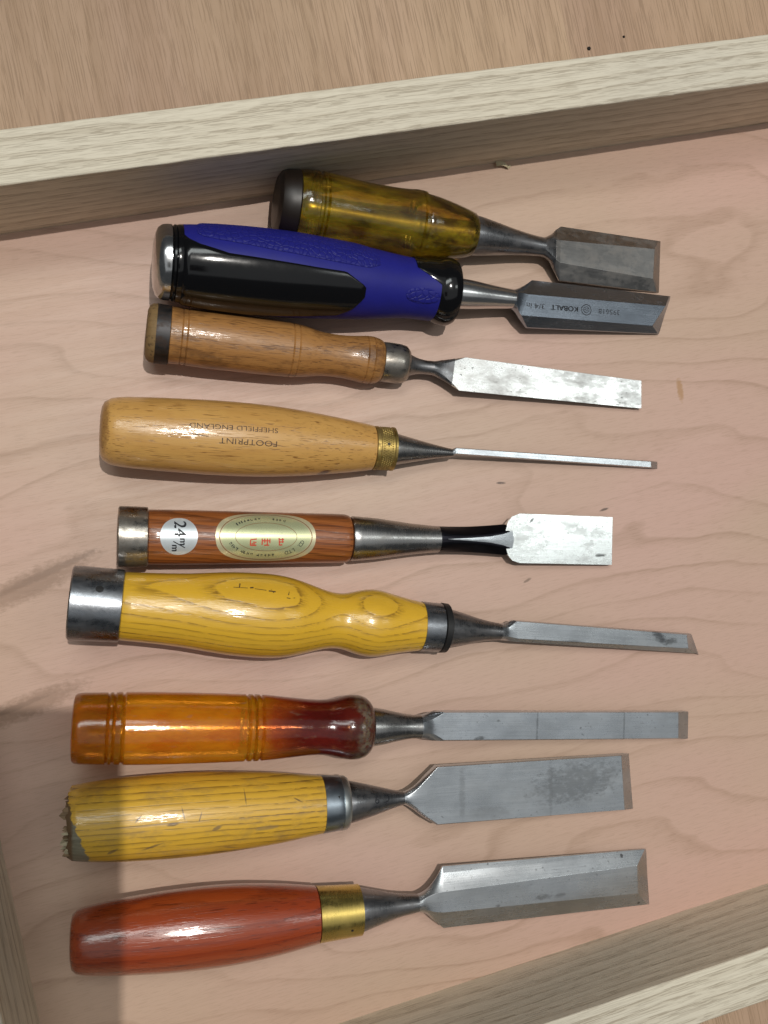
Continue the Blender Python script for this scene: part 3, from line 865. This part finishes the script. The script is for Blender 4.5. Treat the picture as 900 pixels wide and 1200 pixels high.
M['red_wood'] = wood('varnished_red_wood', (.32, .046, .012), (.15, .016, .006), ring_dir=(0, .9, .4), spacing=4.5, wander=1.3, ring_k=.55, ring_pow=2.5, fiber=.26, fiber_scale=(.016, .5, .5),
                     pore=.55, pore_scale=(.07, 1.5, 1.5), pore_at=.575, pore_col=(.07, .010, .004), rough=.25, coat=.8, tint=(.40, .078, .016)).mat


def worn_ink(name, col, keep=.5):
    g = G(name)
    g.coords()
    n1 = g.noise((.5, .7, .7), 4, .7)
    g.set(Base_Color=col, Roughness=.5, Alpha=g.ramp(n1, [(keep - .10, .12), (keep + .05, .9)]))
    return g.mat


M['stamp'] = worn_ink('worn_stamp_ink', (.07, .04, .025), .44)
M['etch'] = plain('etched_print', (.030, .034, .045), .5).mat


# ------------------------------------------------------------------ chisel assembly
def mk_chisel(key, name, label):
    root = thing(name, label, 'chisel', 'chisels laid out side by side in the drawer')
    return root, SPEC[key]['lathes'], SPEC[key]['blade']


def settle(root, key):
    """lie the tool on the drawer bottom: lowest handle point and lowest blade point both touch"""
    sp = SPEC[key]
    pts_h, pts_b = [], []
    bpy.context.view_layer.update()
    for o in root.children:
        if o.type != 'MESH':
            continue
        for v in o.data.vertices:
            (pts_b if o.name.startswith('blade') else pts_h).append((v.co.x, v.co.z))
    pts_h = [p for p in pts_h if p[0] < SPEC[key]['blade'][0][0][0][0] * MM * .95]
    z0, sl = .016, 0.0
    for _ in range(60):
        eh, xh = min((z0 + sl * x + z, x) for x, z in pts_h)
        z0 -= eh
        eb, xb = min((z0 + sl * x + z, x) for x, z in pts_b)
        sl -= eb / (xb - xh)
        z0 += eb / (xb - xh) * xh
    z0 += .00005
    root.location = (sp['loc'][0] * MM, sp['loc'][1] * MM, z0)
    root.rotation_euler = (0, -math.atan(sl), rad(sp['heading']))


def face_frame(secs):
    a, b = secs[-3], secs[-2]

    def cen(sec):
        (fs, fy), (gs, gy) = sec[0][2], sec[0][3]
        return (fs + gs) / 2, (fy + gy) / 2, sec[4]
    A, B = cen(a), cen(b)

    def surf(s, t, e=.05):
        k = (s - A[0]) / (B[0] - A[0])
        return (s * MM, (A[1] + (B[1] - A[1]) * k + t) * MM, (A[2] + (B[2] - A[2]) * k + e) * MM)
    return surf


# 1 -- short stubby one with the clear amber handle, next to the far rail
r, L, B = mk_chisel('yellow_clear', 'chisel', 'chisel with dirty clear yellow plastic handle, nearest the long rail at the top')
lathe('end_cap', L['cap'], M['cap_dark'], r)
h = lathe('handle', L['handle'], M['amber'], r, wobble=.012, seed=2)
lathe('tang', [(12, 3.5), (14, 4.6), (60, 5.0), (93, 6.5)], M['steel_old'], h, n=20)
lathe('socket', L['socket'], M['steel_dark'], r)
blade('blade', B, M['steel_old'], r, socket=L['socket'], neck_mat=M['steel_dark'])
settle(r, 'yellow_clear')

# 2 -- blue and black moulded handle
r, L, B = mk_chisel('blue_black', 'chisel', 'chisel with blue and black moulded grip and chrome striking cap')
lathe('striking_cap', L['cap'], M['chrome'], r)
lathe('end_ring', L['ring'], M['black_plastic'], r)
lathe('grip', L['grip'], M['blue'], r, n=72)
gp = densify(L['grip'])


def strip(name, s0, s1, lo, hi, h, mat, parent, ns=60, nphi=26, base=gp, edge=.5):
    bm = bmesh.new()
    rows = []
    for i in range(ns + 3):
        k = min(max(i - 1, 0), ns) / ns
        s = s0 + (s1 - s0) * k
        a0, a1 = lo(s), hi(s)
        R = interp(base, s)
        row = []
        for j in range(nphi + 3):
            q = min(max(j - 1, 0), nphi) / nphi
            a = rad(a0 + (a1 - a0) * q)
            border = i in (0, ns + 2) or j in (0, nphi + 2)
            near = i in (1, ns + 1) or j in (1, nphi + 1)
            e = -.6 if border else (h * .55 if near else h)
            row.append(bm.verts.new((s * MM, (R + e) * math.sin(a) * MM, (R + e) * math.cos(a) * MM)))
        rows.append(row)
    for A_, B_ in zip(rows, rows[1:]):
        for j in range(len(A_) - 1):
            try:
                bm.faces.new((A_[j], A_[j + 1], B_[j + 1], B_[j]))
            except ValueError:
                pass
    return link(name, bm, mat, parent, 50)


def lin(*pts):
    return lambda s: interp(pts, s)


strip('side_panel', 11.6, 90.6, lin((11.6, -120), (30, -118), (45, -92), (60, -84), (80, -76), (86, -60), (90.6, -38)),
      lin((11.6, 30), (13.3, 22), (18, 14), (30, 4), (48, 1), (68, -2), (81, -3), (90, -20), (90.6, -23)), .75, M['black_plastic'], r, nphi=40)
strip('scaled_pad', 17, 97, lin((17, 34), (19, 28), (25, 24), (50, 15), (80, 9), (92, 8), (97, 16)), lin((17, 60), (24, 90), (80, 84), (97, 50)), .55, M['blue_scaled'], r)
strip('thumb_oval', 110, 126.5, lambda s: -28 - 15 * math.sqrt(max(0, 1 - ((s - 118.3) / 8.3) ** 2)), lambda s: -28 + 15 * math.sqrt(max(0, 1 - ((s - 118.3) / 8.3) ** 2)), .35, M['blue_scaled'], r, ns=24, nphi=14)
strip('collar_tab', 115.4, 130, lin((115.4, 27), (117, 22), (123, 6), (128, -8), (130, -12)), lin((115.4, 118), (130, 118)), .7, M['black_plastic'], r, ns=24)
lathe('collar', L['collar'], M['black_plastic'], r)
lathe('socket', L['socket'], M['steel_bright'], r)
bl = blade('blade', B, M['steel_blue'], r, socket=L['socket'])
fs = face_frame(B)
pcs = []
for body, sx, size, wid in (('3/4 in', 179.0, 2.9, 9.6), ('KOBALT', 194.6, 2.7, 14.6), ('395618', 219.2, 2.7, 12.0)):
    v, f = text_polys(body, size * 1.3)
    kx = wid / (max(p[0] for p in v) - min(p[0] for p in v))
    v = [(p[0] * kx, p[1]) for p in v]
    if body == 'KOBALT':
        for d in (-.14, 0, .14):
            pcs.append((v, f, lambda x, y, sx=sx, d=d: (sx - x + d, -y)))
    else:
        pcs.append((v, f, lambda x, y, sx=sx: (sx - x, -y)))
for rr, w in ((2.6, .42), (1.5, .3)):
    v, f = arc(0, 0, rr, rr, 0, 2 * math.pi, w)
    pcs.append((v, f, lambda x, y: (206.4 - x, -y)))
for a in range(5):
    th = a * 2 * math.pi / 5
    v, f = bar(math.cos(th) * .3, math.sin(th) * .3, math.cos(th) * 1.2, math.sin(th) * 1.2, .3)
    pcs.append((v, f, lambda x, y: (206.4 - x, -y)))
printed('lettering', pcs, fs, M['etch'], bl, .05)
settle(r, 'blue_black')

# 3 -- old turned beech handle
r, L, B = mk_chisel('old_beech', 'chisel', 'chisel with worn brown turned wooden handle, dark band at its butt and mottled flat blade')
lathe('butt', L['butt'], M['beech_end'], r, wobble=.05, seed=4)
lathe('band', L['band'], M['band_dark'], r, wobble=.05, seed=4)
lathe('handle', L['handle'], M['beech_old'], r, wobble=.012, seed=6)
lathe('ferrule', L['ferrule'], M['hoop_worn'], r, wobble=.01)
lathe('socket', L['socket'], M['steel_dark'], r)
blade('blade', B, M['steel_flat'], r, socket=L['socket'], neck_mat=M['steel_dark'])
settle(r, 'old_beech')

# 4 -- narrow mortise chisel
r, L, B = mk_chisel('narrow', 'chisel', 'thin mortise chisel with smooth tan wooden handle, stamped lettering and knurled brass ferrule')
h = lathe('handle', L['handle'], M['beech'], r)
fer = lathe('ferrule', L['ferrule'], M['brass_old'], r)
bm = bmesh.new()
for row, s in enumerate((124.2, 125.2, 126.2, 127.2, 128.2)):
    for j in range(60):
        a = 2 * math.pi * (j + .5 * (row % 2)) / 60
        if row in (1, 2, 3) and abs(a - 6.20) < .12:
            continue
        c = Vector((s, 9.9 * math.sin(a), 9.9 * math.cos(a)))
        tx, tt = Vector((1, 0, 0)), Vector((0, math.cos(a), -math.sin(a)))
        no = Vector((0, math.sin(a), math.cos(a)))
        vs = [bm.verts.new((c + tx * .36 * p + tt * .24 * q) * MM) for p, q in ((-1, -1), (1, -1), (1, 1), (-1, 1))]
        top = bm.verts.new((c + no * .22) * MM)
        for i in range(4):
            bm.faces.new((vs[i], vs[(i + 1) % 4], top))
kn = link('knurling', bm, M['brass_old'], fer, smooth=False)
kn['kind'] = 'stuff'
surf_f = wrap(L['ferrule'])
v, f = arc(0, 0, .35, .35, 0, 2 * math.pi, .68, 16)
printed('pin_hole', [(v, f, lambda x, y: (126.2 + x, 1.0 + y))], surf_f, M['ink'], fer, .1)
lathe('socket', L['socket'], M['steel_socket'], r)
blade('blade', B, M['steel'], r, bevel=.12, socket=L['socket'])
sf = wrap(L['handle'])
pcs = []
v, f = text_polys('FOOTPRINT', 3.5)
pcs.append((v, f, lambda x, y: (62.0 - x * 1.32, -2.8 - y)))
v, f = text_polys('SHEFFIELD ENGLAND', 3.1)
pcs.append((v, f, lambda x, y: (55.6 - x * 1.28, 3.0 - y)))
v, f = bar(36, -.6, 45, -1.6, .35)
pcs.append((v, f, lambda x, y: (x, y)))
printed('lettering', pcs, sf, M['stamp'], h, .1)
settle(r, 'narrow')

# 5 -- 24 mm chisel with stickers
r, L, B = mk_chisel('label24', 'chisel', 'chisel with reddish brown handle carrying a round 24 sticker and an oval gold label')
lathe('butt', L['butt'], M['beech_end'], r, n=40)
lathe('hoop', L['hoop'], M['hoop_worn'], r)
h = lathe('handle', L['handle'], M['red_oak'], r)
lathe('socket', L['socket'], M['steel_socket'], r)
nk = []
for s_, w, f_, zt, ze, zb, q in ((144.5, 6.2, 2, 6.2, 0, -6.2, 1), (150, 6.1, .7, 6.0, 1.6, -6.1, .7), (160, 6.2, 1.4, 5.2, 1.4, -5.6, .3), (170, 6.8, 2.4, 4.3, 1.2, -5, .12),
                               (178, 7.5, 3.6, 3.4, 1.0, -4.2, .0), (182.5, 7.2, 5.0, 2.75, .6, -3, 0)):
    nk.append(([(s_, w), (s_, -w), (s_, f_), (s_, -f_)], q, zb, ze, zt, .8 if q < 1 else 0))
blade('neck', nk, M['black_forge'], r, bevel=.4)
# bright tongue where the blade runs up the flattened neck
bm = bmesh.new()
rows = []
for s_, w, z in ((148.5, .2, 6.25), (152, .35, 5.98), (160, .7, 5.32), (170, 1.4, 4.42), (177, 2.6, 3.62), (183, 4.6, 2.86)):
    rows.append([bm.verts.new((s_ * MM, y * MM, zz * MM)) for y, zz in ((-w, z - .5), (-w, z), (0, z + .12), (w, z), (w, z - .5))])
for A_, B_ in zip(rows, rows[1:]):
    for j_ in range(4):
        bm.faces.new((A_[j_], A_[j_ + 1], B_[j_ + 1], B_[j_]))
bm.faces.new(rows[0])
link('tongue', bm, M['steel'], r, 30)
blade('blade', B, M['steel_flat24'], r)
sf = wrap(L['handle'])
st = patch('round_sticker', lambda a, k: (25.3 + 7.9 * k * math.cos(a), .2 + 8.6 * k * math.sin(a)), sf, M['white_paper'], r)
pcs = []
for body, size, ox, oy in (('24', 7.2, -3.3, 0.2), ('m', 4.2, 2.4, 1.7), ('m', 4.2, 5.2, -1.6)):
    v, f = text_polys(body, size)
    for d in (-.12, .12):
        pcs.append((v, f, lambda x, y, ox=ox, oy=oy, d=d: (25.3 + oy + y + d * .7, .2 - (ox + x + d))))
v, f = bar(2.2, -2.4, 5.0, 2.6, .42)
pcs.append((v, f, lambda x, y: (25.3 + y, .2 - x)))
printed('lettering', pcs, sf, M['ink'], st, .15)
ov = patch('oval_label', lambda a, k: (62.7 + 22 * k * math.copysign(abs(math.cos(a)) ** .85, math.cos(a)), .3 + 12.8 * k * math.copysign(abs(math.sin(a)) ** .85, math.sin(a))), sf, M['gold_border'], r, rings=12, n=72)
C5 = (62.7, .3)
off = lambda x, y: (C5[0] + x, C5[1] + y)
patch('label_field', lambda a, k: (C5[0] + 19.6 * k * math.cos(a), C5[1] + 10.9 * k * math.sin(a)), sf, M['gold_field'], ov, rings=12, n=72, lift=.1, thick=.06)
pcs = []
for rx, ry, w in ((20.3, 11.6, .35), (13.5, 6.4, .22)):
    v, f = arc(0, 0, rx, ry, 0, 2 * math.pi, w, 72)
    pcs.append((v, f, off))
printed('label_rings', pcs, sf, M['gold_line'], ov, .16)
random.seed(5)
pcs = []
# small printed characters round the edge: mostly too small to read
for a in [200, 206, 212, 218, 230, 236, 242, 248, 258, 264, 270, 276, 282, 60, 66, 72, 78, 100, 106, 112, 118, 124, 130, 136, 142]:
    th = rad(a)
    cx, cy = 16.4 * math.cos(th), 8.7 * math.sin(th)
    tx, ty = -math.sin(th) * 16, math.cos(th) * 8.7
    l = math.hypot(tx, ty)
    tx, ty = tx / l, ty / l
    for q in range(3):
        o1 = random.uniform(-.5, .5)
        ln = random.uniform(.3, .8)
        if random.random() < .6:
            p = (cx + tx * o1 - ty * -ln, cy + ty * o1 + tx * -ln, cx + tx * o1 - ty * ln, cy + ty * o1 + tx * ln)
        else:
            p = (cx + tx * -.45 - ty * o1, cy + ty * -.45 + tx * o1, cx + tx * .45 - ty * o1, cy + ty * .45 + tx * o1)
        v, f = bar(*p, .22)
        pcs.append((v, f, off))
for ch, a in zip('CO. LTD', (345, 338, 332, 325, 318, 311, 304)):
    if ch == ' ':
        continue
    th = rad(a)
    v, f = text_polys(ch, 2.5)
    rot = math.atan2(8.7 * math.cos(th), -16.4 * math.sin(th)) + math.pi
    pcs.append((v, f, lambda x, y, th=th, rot=rot: off(16.4 * math.cos(th) + x * math.cos(rot) - y * math.sin(rot), 8.7 * math.sin(th) + x * math.sin(rot) + y * math.cos(rot))))
printed('lettering', pcs, sf, M['ink'], ov, .2)
pcs = []
for cx, cy, strokes in ((-5.6, -2.6, ((-.9, 1, 1.0, 1.2), (-1.0, -.9, .9, -.9), (-.9, 1, -1.0, -.9), (-.2, .2, .9, .1), (-.6, -.4, .5, -.4))),
                        (0, -2.4, ((-1.3, 1.2, -1.3, -.9), (-.5, 1.2, -.5, -.2), (.3, 1.3, .3, -.9), (1.1, 1.2, 1.1, -.3), (-.7, -1.0, .9, -1.0), (-1.2, .5, 1.1, .5))),
                        (6.4, -2.4, ((-.6, 1.5, -.4, -1), (-.7, .9, 1, 1), (.5, 1.4, .6, -.2), (-.4, -1.0, .5, -.8), (-.6, .1, .9, .2)))):
    for x0, y0, x1, y1 in strokes:
        v, f = bar(cx + x0 * 1.4, cy + y0 * 1.3, cx + x1 * 1.4, cy + y1 * 1.3, .5)
        pcs.append((v, f, off))
printed('red_characters', pcs, sf, M['red_ink'], ov, .2)
settle(r, 'label24')

# 6 -- big carved yellow handle
r, L, B = mk_chisel('yellow_carved', 'chisel', 'chisel with curvy yellow ash handle, waisted near the ferrule, and a heavy dark hoop')
lathe('butt', L['butt'], M['beech_end'], r, n=40)
hp = lathe('hoop', L['hoop'], M['hoop'], r)
v, f = arc(0, 0, .75, .75, 0, 2 * math.pi, 1.5, 18)
printed('dimple', [(v, f, lambda x, y: (11.8 + x * 1.1, 7.4 + y))], wrap(L['hoop']), M['black_rubber'], hp, .06)
h = lathe('handle', L['handle'], M['ash_yellow'], r, n=72)
fe = lathe('ferrule', L['ferrule'][:3], M['hoop'], r)
lathe('washer', [(163.6, 10)] + L['ferrule'][3:], M['black_rubber'], r)
lathe('socket', L['socket'], M['steel_dark'], r)
blade('blade', B, M['steel6'], r, socket=L['socket'])
pcs = []
for x0, y0, x1, y1, w in ((68.5, 13.2, 68.8, 15.4, .45), (66, 13.0, 72, 13.1, .3), (73, 13.3, 74.5, 13.6, .7), (75, 13.0, 80, 12.6, .3), (81, 12.4, 84, 12.2, .6), (82, 13.2, 83.2, 11.6, .4),
                          (89.6, 11.0, 90.0, 12.8, .4), (88.8, 9.6, 90.4, 9.4, .35), (91.5, 9.6, 92.6, 9.9, .35)):
    v, f = bar(x0, y0, x1, y1, w)
    pcs.append((v, f, lambda x, y: (x, y)))
printed('stamp', pcs, wrap(L['handle']), M['stamp'], h, .1)
settle(r, 'yellow_carved')

# 7 -- orange to red plastic
r, L, B = mk_chisel('orange_red', 'chisel', 'chisel with clear orange plastic handle turning red towards the blade')
lathe('handle', L['handle'], M['orange'], r, n=72)
lathe('socket', L['socket'], M['steel_socket'], r)
blade('blade', B, M['steel7'], r, bevel=.45, socket=L['socket'])
settle(r, 'orange_red')

# 8 -- yellow handle with split butt
r, L, B = mk_chisel('yellow_broken', 'chisel', 'chisel with scuffed straight yellow handle, splintered at the butt, and wide blade')
lathe('handle', L['handle'], M['ash_broken'], r, n=72, end_rag=.9, seed=3)
random.seed(12)
for k in range(26):
    a = random.uniform(-1.9, 1.9)
    rr = random.uniform(6.5, 13.8)
    bm = bmesh.new()
    ln, w1, w2 = random.uniform(.6, 3.4), random.uniform(.5, 2.2), random.uniform(.25, .8)
    bx = [(3, -w1, -w2), (3, w1, -w2), (3, w1, w2), (3, -w1, w2)]
    tip = (-ln, random.uniform(-.8, .8), random.uniform(-.6, .6))
    mid = [(-ln * .45 + random.uniform(-.5, .5), y * random.uniform(.6, .95) + tip[1] * .4, z * random.uniform(.6, .95)) for _, y, z in bx]
    ca, sa = math.cos(a), math.sin(a)
    put = lambda p: bm.verts.new((p[0] * MM, (rr * sa + p[1] * ca + p[2] * sa) * MM, (rr * ca - p[1] * sa + p[2] * ca) * MM))
    b0, b1, t = [put(p) for p in bx], [put(p) for p in mid], put(tip)
    for i in range(4):
        bm.faces.new((b0[i], b0[(i + 1) % 4], b1[(i + 1) % 4], b1[i]))
        bm.faces.new((b1[i], b1[(i + 1) % 4], t))
    bm.faces.new(b0)
    link('splinter', bm, M['splinter_pale'] if k % 6 == 0 else M['splinter'], r, smooth=False)
fe = lathe('ferrule', L['ferrule'], M['ferrule_grey'], r)
v, f = [(-.55, .5), (.55, .5), (0, -.7)], [(0, 1, 2)]
printed('dimple', [(v, f, lambda x, y: (113.6 + x, 5.6 + y))], wrap(L['ferrule']), M['black_rubber'], fe, .06)
lathe('rim', L['rim'], M['rim_pale'], r)
so = lathe('socket', L['socket'], M['steel_dark'], r)
pcs = []
for ch, s in (('6', 132.0), ('D', 136.6)):
    v, f = text_polys(ch, 5.0)
    pcs.append((v, f, lambda x, y, s=s: (s + x, 1.6 + y)))
printed('stamp', pcs, wrap(L['socket']), M['ink'], so, .08)
blade('blade', B, M['steel8'], r, bevel=.45, socket=L['socket'])
settle(r, 'yellow_broken')

# 9 -- red handle with brass ferrule
r, L, B = mk_chisel('red', 'chisel', 'chisel with glossy dark red wooden handle and plain brass ferrule, nearest the bottom')
lathe('handle', L['handle'], M['red_wood'], r, n=72)
fe = lathe('ferrule', L['ferrule'], M['brass'], r)
v, f = arc(0, 0, .3, .3, 0, 2 * math.pi, .6, 14)
printed('pin_hole', [(v, f, lambda x, y: (118.5 + x, -5.0 + y))], wrap(L['ferrule']), M['ink'], fe, .08)
lathe('socket', L['socket'], M['steel_dark'], r)
blade('blade', B, M['steel9'], r, bevel=.45, socket=L['socket'])
settle(r, 'red')

# ------------------------------------------------------------------ small things
random.seed(3)
bm = bmesh.new()
prev = None
for i in range(9):
    t = i / 8
    a = t * 4.2
    c = Vector((8.5 * t - 4 + 1.2 * math.sin(a), 1.3 * math.cos(a) * (1 - .4 * t), 1.6 + 1.1 * math.sin(a * 1.4)))
    w = 1.2 * (1 - .5 * t)
    row = [bm.verts.new((c + Vector((0, dy * w, dz))) * MM) for dy, dz in ((-1, 0), (1, .3), (1, .5), (-1, .2))]
    if prev:
        for j in range(4):
            bm.faces.new((prev[j], prev[(j + 1) % 4], row[(j + 1) % 4], row[j]))
    else:
        bm.faces.new(row)
    prev = row
bm.faces.new(prev)
chip = link('wood_shaving', bm, M['splinter_pale'], None)
chip.location = (.1848, .1548, -.0002)
chip['label'] = 'tiny curled wood shaving lying against the long rail'
chip['category'] = 'wood shaving'

# the photographer's phone, held at the viewpoint: it throws the sharp-cornered shadow over the butts at lower left
phone = thing('phone', 'black phone held over the drawer whose sharp shadow falls at the lower left', 'phone')
phone.matrix_world = cm @ Matrix.Translation((9 * MM, 9 * MM, 3 * MM))
bm = bmesh.new()
W, Hh, T, cr = 59, 124, 8, 1.6
ring0, ring1 = [], []
for cx, cy, a0 in ((-cr, -cr, 0), (-W + cr, -cr, 90), (-W + cr, -Hh + cr, 180), (-cr, -Hh + cr, 270)):
    for j in range(5):
        a = rad(a0 + 22.5 * j)
        p = (cx + cr * math.cos(a), cy + cr * math.sin(a))
        ring0.append(bm.verts.new((p[0] * MM, p[1] * MM, 0)))
        ring1.append(bm.verts.new((p[0] * MM, p[1] * MM, T * MM)))
n = len(ring0)
for j in range(n):
    bm.faces.new((ring0[j], ring0[(j + 1) % n], ring1[(j + 1) % n], ring1[j]))
bm.faces.new(ring0)
bm.faces.new(ring1)
link('body', bm, M['black_plastic'], phone, bevel=.4)
bm = bmesh.new()
bmesh.ops.create_grid(bm, x_segments=1, y_segments=1, size=.5)
for v in bm.verts:
    v.co = Vector(((v.co.x * 52 - W / 2) * MM, (v.co.y * 92 - Hh / 2) * MM, (T + .05) * MM))
link('screen', bm, plain('dark_glass', (.02, .02, .022), .1).mat, phone)
